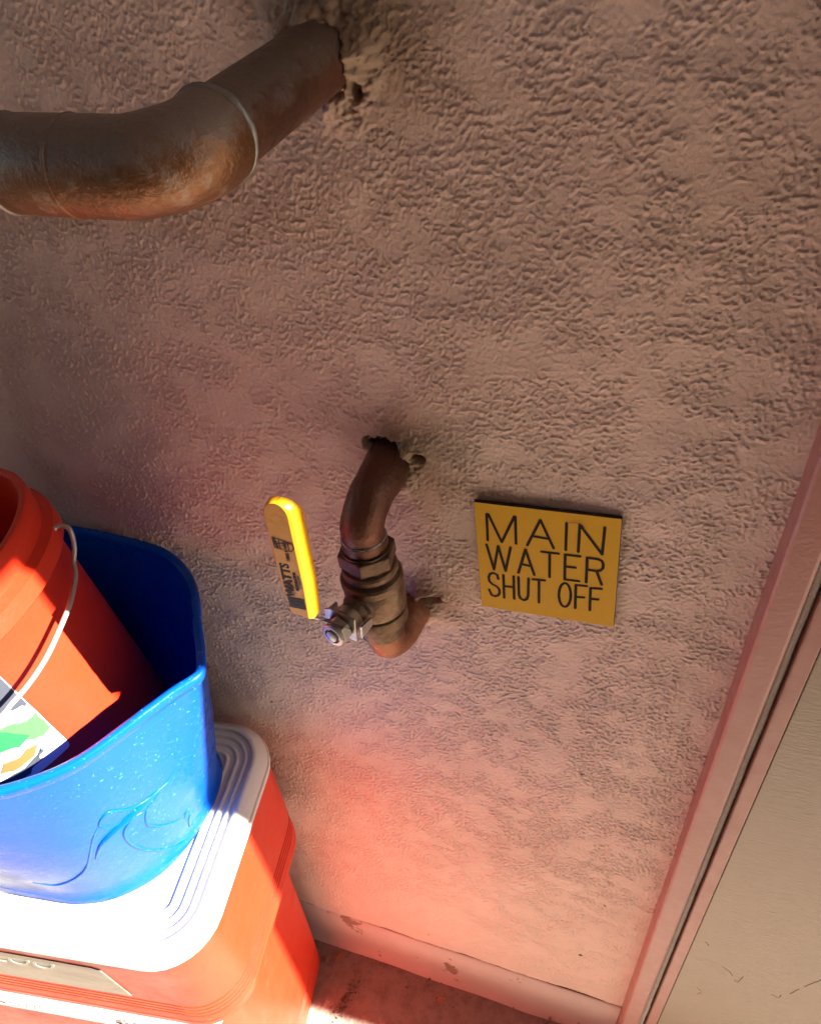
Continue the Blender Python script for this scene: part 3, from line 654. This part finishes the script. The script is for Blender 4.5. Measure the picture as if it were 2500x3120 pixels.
EMB = {'swoosh_ridge': [(-0.3499, -0.1701, 0.7607), (-0.3556, -0.1849, 0.7604), (-0.3621, -0.1992, 0.7614), (-0.3667, -0.2092, 0.7675), (-0.371, -0.2195, 0.78), (-0.3749, -0.225, 0.7801), (-0.3802, -0.2289, 0.7691), (-0.3777, -0.2232, 0.7578), (-0.373, -0.2152, 0.7527)],
 'stem_ridge': [(-0.3509, -0.1729, 0.7604), (-0.3574, -0.1889, 0.7595), (-0.3645, -0.2021, 0.7564), (-0.3727, -0.2144, 0.7514), (-0.3812, -0.2247, 0.7451), (-0.3894, -0.2318, 0.7352), (-0.3988, -0.2363, 0.7145)],
 'pocket_ridge': [(-0.3434, -0.1577, 0.7721), (-0.3516, -0.1755, 0.7621), (-0.3623, -0.1952, 0.7479), (-0.369, -0.2076, 0.748), (-0.3756, -0.2152, 0.7376), (-0.379, -0.2153, 0.7195), (-0.3801, -0.2086, 0.6915), (-0.3786, -0.1957, 0.6637), (-0.3776, -0.1802, 0.6398), (-0.3737, -0.1627, 0.6266), (-0.3714, -0.1477, 0.6219)],
 'inner_ridge': [(-0.3578, -0.1862, 0.7505), (-0.3623, -0.1952, 0.7479), (-0.3668, -0.1987, 0.7311), (-0.3681, -0.1968, 0.7177), (-0.367, -0.187, 0.7005), (-0.3658, -0.1752, 0.6861), (-0.3648, -0.1659, 0.6788)],
 'fan_ridge': [(-0.3611, -0.1536, 0.6816), (-0.363, -0.1607, 0.6806), (-0.3661, -0.1628, 0.6702)],
 'fan_ridge2': [(-0.3647, -0.1476, 0.6645), (-0.3661, -0.1567, 0.6644), (-0.3706, -0.1571, 0.6473), (-0.3715, -0.1546, 0.641), (-0.3707, -0.141, 0.6395)],
 'fan_ridge3': [(-0.3711, -0.1385, 0.6376), (-0.3714, -0.1495, 0.6385)],
 'side_ridge': [(-0.3812, -0.2298, 0.768), (-0.3896, -0.2349, 0.7503), (-0.4071, -0.2413, 0.7071), (-0.4192, -0.2457, 0.6896), (-0.4354, -0.2509, 0.6757), (-0.4502, -0.2546, 0.6689), (-0.4644, -0.2603, 0.6769)]}
for nm, pts in EMB.items():
    sp_ = spline(pts, 5); n_ = len(sp_)
    cc_ = Vector((-.5, -.15, 0))
    sp_ = [p - (Vector((p.x, p.y, 0)) - cc_).normalized() * .0004 for p in sp_]
    w_r = .0034 if nm == 'stem_ridge' else .0017
    v, f = tube(sp_, [w_r * (.35 + .65 * math.sin(math.pi * min(1, max(0, (i + .5) / n_)))) for i in range(n_)], 8)
    mesh('moulded_ridge', v, f, m_blue, blue, True, world=True)
# crumpled rag lying inside the bucket
rag = None
for i_, (cx, cy, cz, r) in enumerate([(-.435, -.072, .675, .034)]):
    V, F = [], []; nu, nv = 60, 36
    for a in range(nv + 1):
        for b in range(nu):
            ph = math.pi * a / nv; t = 2 * math.pi * b / nu
            d = Vector((math.sin(ph) * math.cos(t), math.sin(ph) * math.sin(t), math.cos(ph)))
            q = 1 + .5 * abs(mnoise.noise(d * 2.6)) + .35 * mnoise.noise(d * 6) + .15 * mnoise.noise(d * 14)
            V.append((cx + d.x * r * q * .95, cy + d.y * r * .75 * q, max(.6225, cz + d.z * r * (.7 if d.z > 0 else 1.9) * q)))
    for a in range(nv):
        for b in range(nu):
            k = a * nu + b; k2 = a * nu + (b + 1) % nu; F.append((k, k2, k2 + nu, k + nu))
    rag = mesh('crumpled_rag', V, F, m_rag, None, True)
    tag(rag, 'crumpled grey rag lying in the bottom of the blue mop bucket', 'rag')

# ================================================================ RED BUCKET
RC = Vector((-.561, -.170, .965)); RA = Vector((.227, .086, -.970)).normalized()
redb = thing('red_bucket', (-.50, -.15, .68), 'red plastic bucket with wire handle leaning inside the blue bucket', 'bucket')
K = .842
def rbody(h): return (.149 - .071 * h) * K
prof = [(.1190, .0025), (.1200, .0004), (.1222, 0), (.1250, .0008), (.1265, .003), (.1265, .011), (.1252, .0125), (.1252, .024), (.1300, .0275), (.1322, .029), (.1322, .0440), (.1312, .0450),
        (.1245, .0452), (.1238, .048), (rbody(.052), .052), (rbody(.10), .10), (rbody(.20), .20), (rbody(.265), .265), (.104, .282), (.098, .286)]
prof_in = [(.1190, .0026), (.1165, .02), (.114, .08), (.105, .2), (.098, .275)]
V2, F2 = lathe(prof, RC, RA, 96, False); F2.append(tuple(range((len(prof) - 1) * 96, len(prof) * 96)))
V3, F3 = lathe(prof_in, RC, RA, 96, False); F3.append(tuple(range((len(prof_in) - 1) * 96, len(prof_in) * 96)))
v, f = merge((V2, F2), (V3, F3)); rb = mesh('bucket_body', v, f, m_red, redb, 35, world=True)
# wire bail hanging forward, pivoting on the collar
wp = [(-.4497, -.0922, .9659), (-.4540, -.0850, .9615), (-.446, -.083, .961), (-.441, -.086, .956), (-.441, -.089, .944), (-.4390, -.0975, .9345), (-.4284, -.1099, .9333), (-.4153, -.1332, .9328), (-.4093, -.1503, .9310),
      (-.405, -.1764, .9243), (-.4054, -.1922, .9192), (-.408, -.2068, .9144), (-.4118, -.219, .9106), (-.4162, -.2289, .9059), (-.4280, -.250, .8990), (-.450, -.275, .8930), (-.49, -.300, .889),
      (-.54, -.312, .890), (-.60, -.300, .900), (-.65, -.265, .925), (-.685, -.22, .955), (-.690, -.20, .972)]
v, f = tube(spline(wp, 8), .0021, 12); mesh('wire_handle', v, f, m_wire, redb, True, world=True)
# printed sticker on the side of the bucket
_up = Vector((0, 1, 0)); _u = RA.cross(_up).normalized(); _w = RA.cross(_u)
def onred(ph, h, off): t = math.radians(ph); return RC + RA * h + (_u * math.cos(t) + _w * math.sin(t)) * (rbody(h) + off)
def decal(name, pts, off, mat, parent):
    bm = bmesh.new(); vs = [bm.verts.new((a * .002, h, 0)) for a, h in pts]; bm.faces.new(vs)
    bmesh.ops.triangulate(bm, faces=bm.faces[:])
    for _ in range(4): 
        ed = [e for e in bm.edges if e.calc_length() > .006]
        if ed: bmesh.ops.subdivide_edges(bm, edges=ed, cuts=1, use_grid_fill=False); bmesh.ops.triangulate(bm, faces=bm.faces[:])
    for v_ in bm.verts: v_.co = onred(v_.co.x / .002, v_.co.y, off)
    V = [v_.co.copy() for v_ in bm.verts]; bm.verts.index_update(); F = [tuple(q.index for q in f_.verts) for f_ in bm.faces]; bm.free()
    return mesh(name, V, F, mat, parent, True, world=True)
def jag(pts, amp, seed):
    out = []
    for i in range(len(pts)):
        a = Vector((*pts[i], 0)); b = Vector((*pts[(i + 1) % len(pts)], 0))
        for j in range(4):
            p = a.lerp(b, j / 4); n = mnoise.noise(Vector((p.x * .9 + seed, p.y * 400, 1)))
            out.append((max(19.6, p.x + n * amp), p.y + n * amp * .0012))
    return out
def flatmat(n, c, r=.4): m = N(n); m.base(c); m.rough(r); return m
m_lw = flatmat('sticker_white', (.74, .74, .70)); m_lk = flatmat('sticker_charcoal', (.045, .05, .065)); m_lg = flatmat('sticker_green', (.02, .16, .05)); m_lg2 = flatmat('sticker_pale_green', (.06, .26, .06)); m_lo = flatmat('sticker_orange', (.42, .10, .03))
st = decal('sticker', [(19.4, .045), (19.4, .168), (19.8, .1705), (20.8, .172), (40, .172), (60, .172), (95, .172), (95, .045)], .0004, m_lw, redb)
for nm, pts, mt, am, sd_ in (
        ('printed_patch', [(19.6, .046), (19.6, .109), (22, .107), (25, .103), (29, .099), (34, .100), (40, .092), (60, .09), (94, .09), (94, .046)], m_lk, 1.2, 1),
        ('printed_leaf', [(19.7, .121), (19.7, .142), (23, .144), (27, .141), (31, .128), (35, .120), (33, .110), (28, .114), (24, .121)], m_lg2, 1.0, 2),
        ('printed_leaf', [(27, .134), (32, .137), (38, .130), (42, .118), (47, .112), (42, .101), (37, .104), (33, .111)], m_lg, 1.6, 3),
        ('printed_fruit', [(27, .1455), (31, .143), (35, .146), (40, .141), (44, .149), (38, .155), (31, .1535)], m_lo, 1.0, 4),
        ('printed_patch', [(25, .148), (28, .1515), (27, .156), (30, .157), (30, .162), (35, .1625), (37, .167), (44, .1655), (52, .170), (94, .170), (94, .15), (60, .151), (45, .1565), (36, .1575), (30, .1545)], m_lk, .9, 5)):
    decal(nm, jag(pts, am, sd_), .0007 + .00015 * sd_, mt, st)


# ================================================================ FLOOR LITTER
def pebble(loc, r, label, name='pebble', mat=None, sq=.6, seed=0):
    V, F = [], []; nu, nv = 14, 9
    for a in range(nv + 1):
        for b in range(nu):
            ph = math.pi * a / nv; t = 2 * math.pi * b / nu
            d = Vector((math.sin(ph) * math.cos(t), math.sin(ph) * math.sin(t), math.cos(ph)))
            q = 1 + .35 * mnoise.noise(d * 1.7 + Vector((seed, 0, 0)))
            V.append((d.x * r * q * 1.3, d.y * r * q, d.z * r * q * sq))
    for a in range(nv):
        for b in range(nu):
            k = a * nu + b; k2 = a * nu + (b + 1) % nu; F.append((k, k2, k2 + nu, k + nu))
    o = mesh(name, V, F, mat or m_conc, None, True); o.location = (loc[0], loc[1], r * sq * .7); o.rotation_euler.z = seed
    return tag(o, label, 'stone')
def leaf(loc, L_, w, rot, label, curl=.3):
    V, F = [], []; n = 10
    for i in range(n + 1):
        t = i / n; hw_ = w * math.sin(math.pi * min(.985, max(.02, t ** .8)))
        for j in (-1, -.5, 0, .5, 1):
            V.append(((t - .5) * L_, j * hw_, .002 + abs(j) * hw_ * curl + .006 * (t - .5) ** 2 + .0008 * mnoise.noise(Vector((t * 5, j, rot)))))
    for i in range(n):
        for j in range(4): k = i * 5 + j; F.append((k, k + 1, k + 6, k + 5))
    o = mesh('dead_leaf', V, F, m_leaf, None, True); o.location = (loc[0], loc[1], .001); o.rotation_euler = (0, 0, rot)
    m = o.modifiers.new('thick', 'SOLIDIFY'); m.thickness = .0004
    return tag(o, label, 'leaf', 'dead leaves on the floor')
leaf((-.3395, -.0285), .022, .0048, 1.1, 'longest dead leaf on the floor, close beside the red cooler corner')
leaf((-.1637, -.0385), .014, .0050, .4, 'dry curled leaf lying before the middle of the cove base, far from the cooler')
leaf((-.3098, -.0491), .010, .0030, 2.0, 'small dry leaf among the dark dirt crumbs on the floor')
pebble((-.3600, -.0385), .0050, 'largest pale pebble touching the lower cooler at its back corner', seed=1.2)
pebble((-.3444, -.0599), .0032, 'small pebble beside the lower cooler, in front of the long leaf', seed=2.2)
pebble((-.2893, -.0363), .0028, 'small flat pebble right of the dirt crumbs on the floor', seed=4.2)
V, F = [], []
rnd = random.Random(3)
for i in range(420):
    if i < 230:
        t = rnd.random(); x = -.3146 + .014 * t + rnd.gauss(0, .005); y = -.105 + .052 * t + rnd.gauss(0, .005)
    else:
        x = rnd.uniform(-.36, .09); y = -abs(rnd.gauss(0, .02)) - .014
    r = rnd.uniform(.0003, .0012) * (1.6 if rnd.random() < .08 else 1); k = len(V); z = .001 + r * .5
    for dx, dy, dz in ((1, 0, 0), (0, 1, 0), (-1, 0, 0), (0, -1, 0), (0, 0, 1), (0, 0, -1)):
        V.append((x + dx * r * rnd.uniform(.6, 1.6), y + dy * r * rnd.uniform(.6, 1.6), z + dz * r))
    for a, b in ((0, 1), (1, 2), (2, 3), (3, 0)): F += [(k + a, k + b, k + 4), (k + b, k + a, k + 5)]
o = mesh('dirt_crumbs', V, F, m_dirt); tag(o, 'dark dirt crumbs and grit scattered on the floor beside the coolers', 'dirt', kind='stuff')
# curled hair-thin fibre on the sign and mud wasp specks on the wall are left to the material
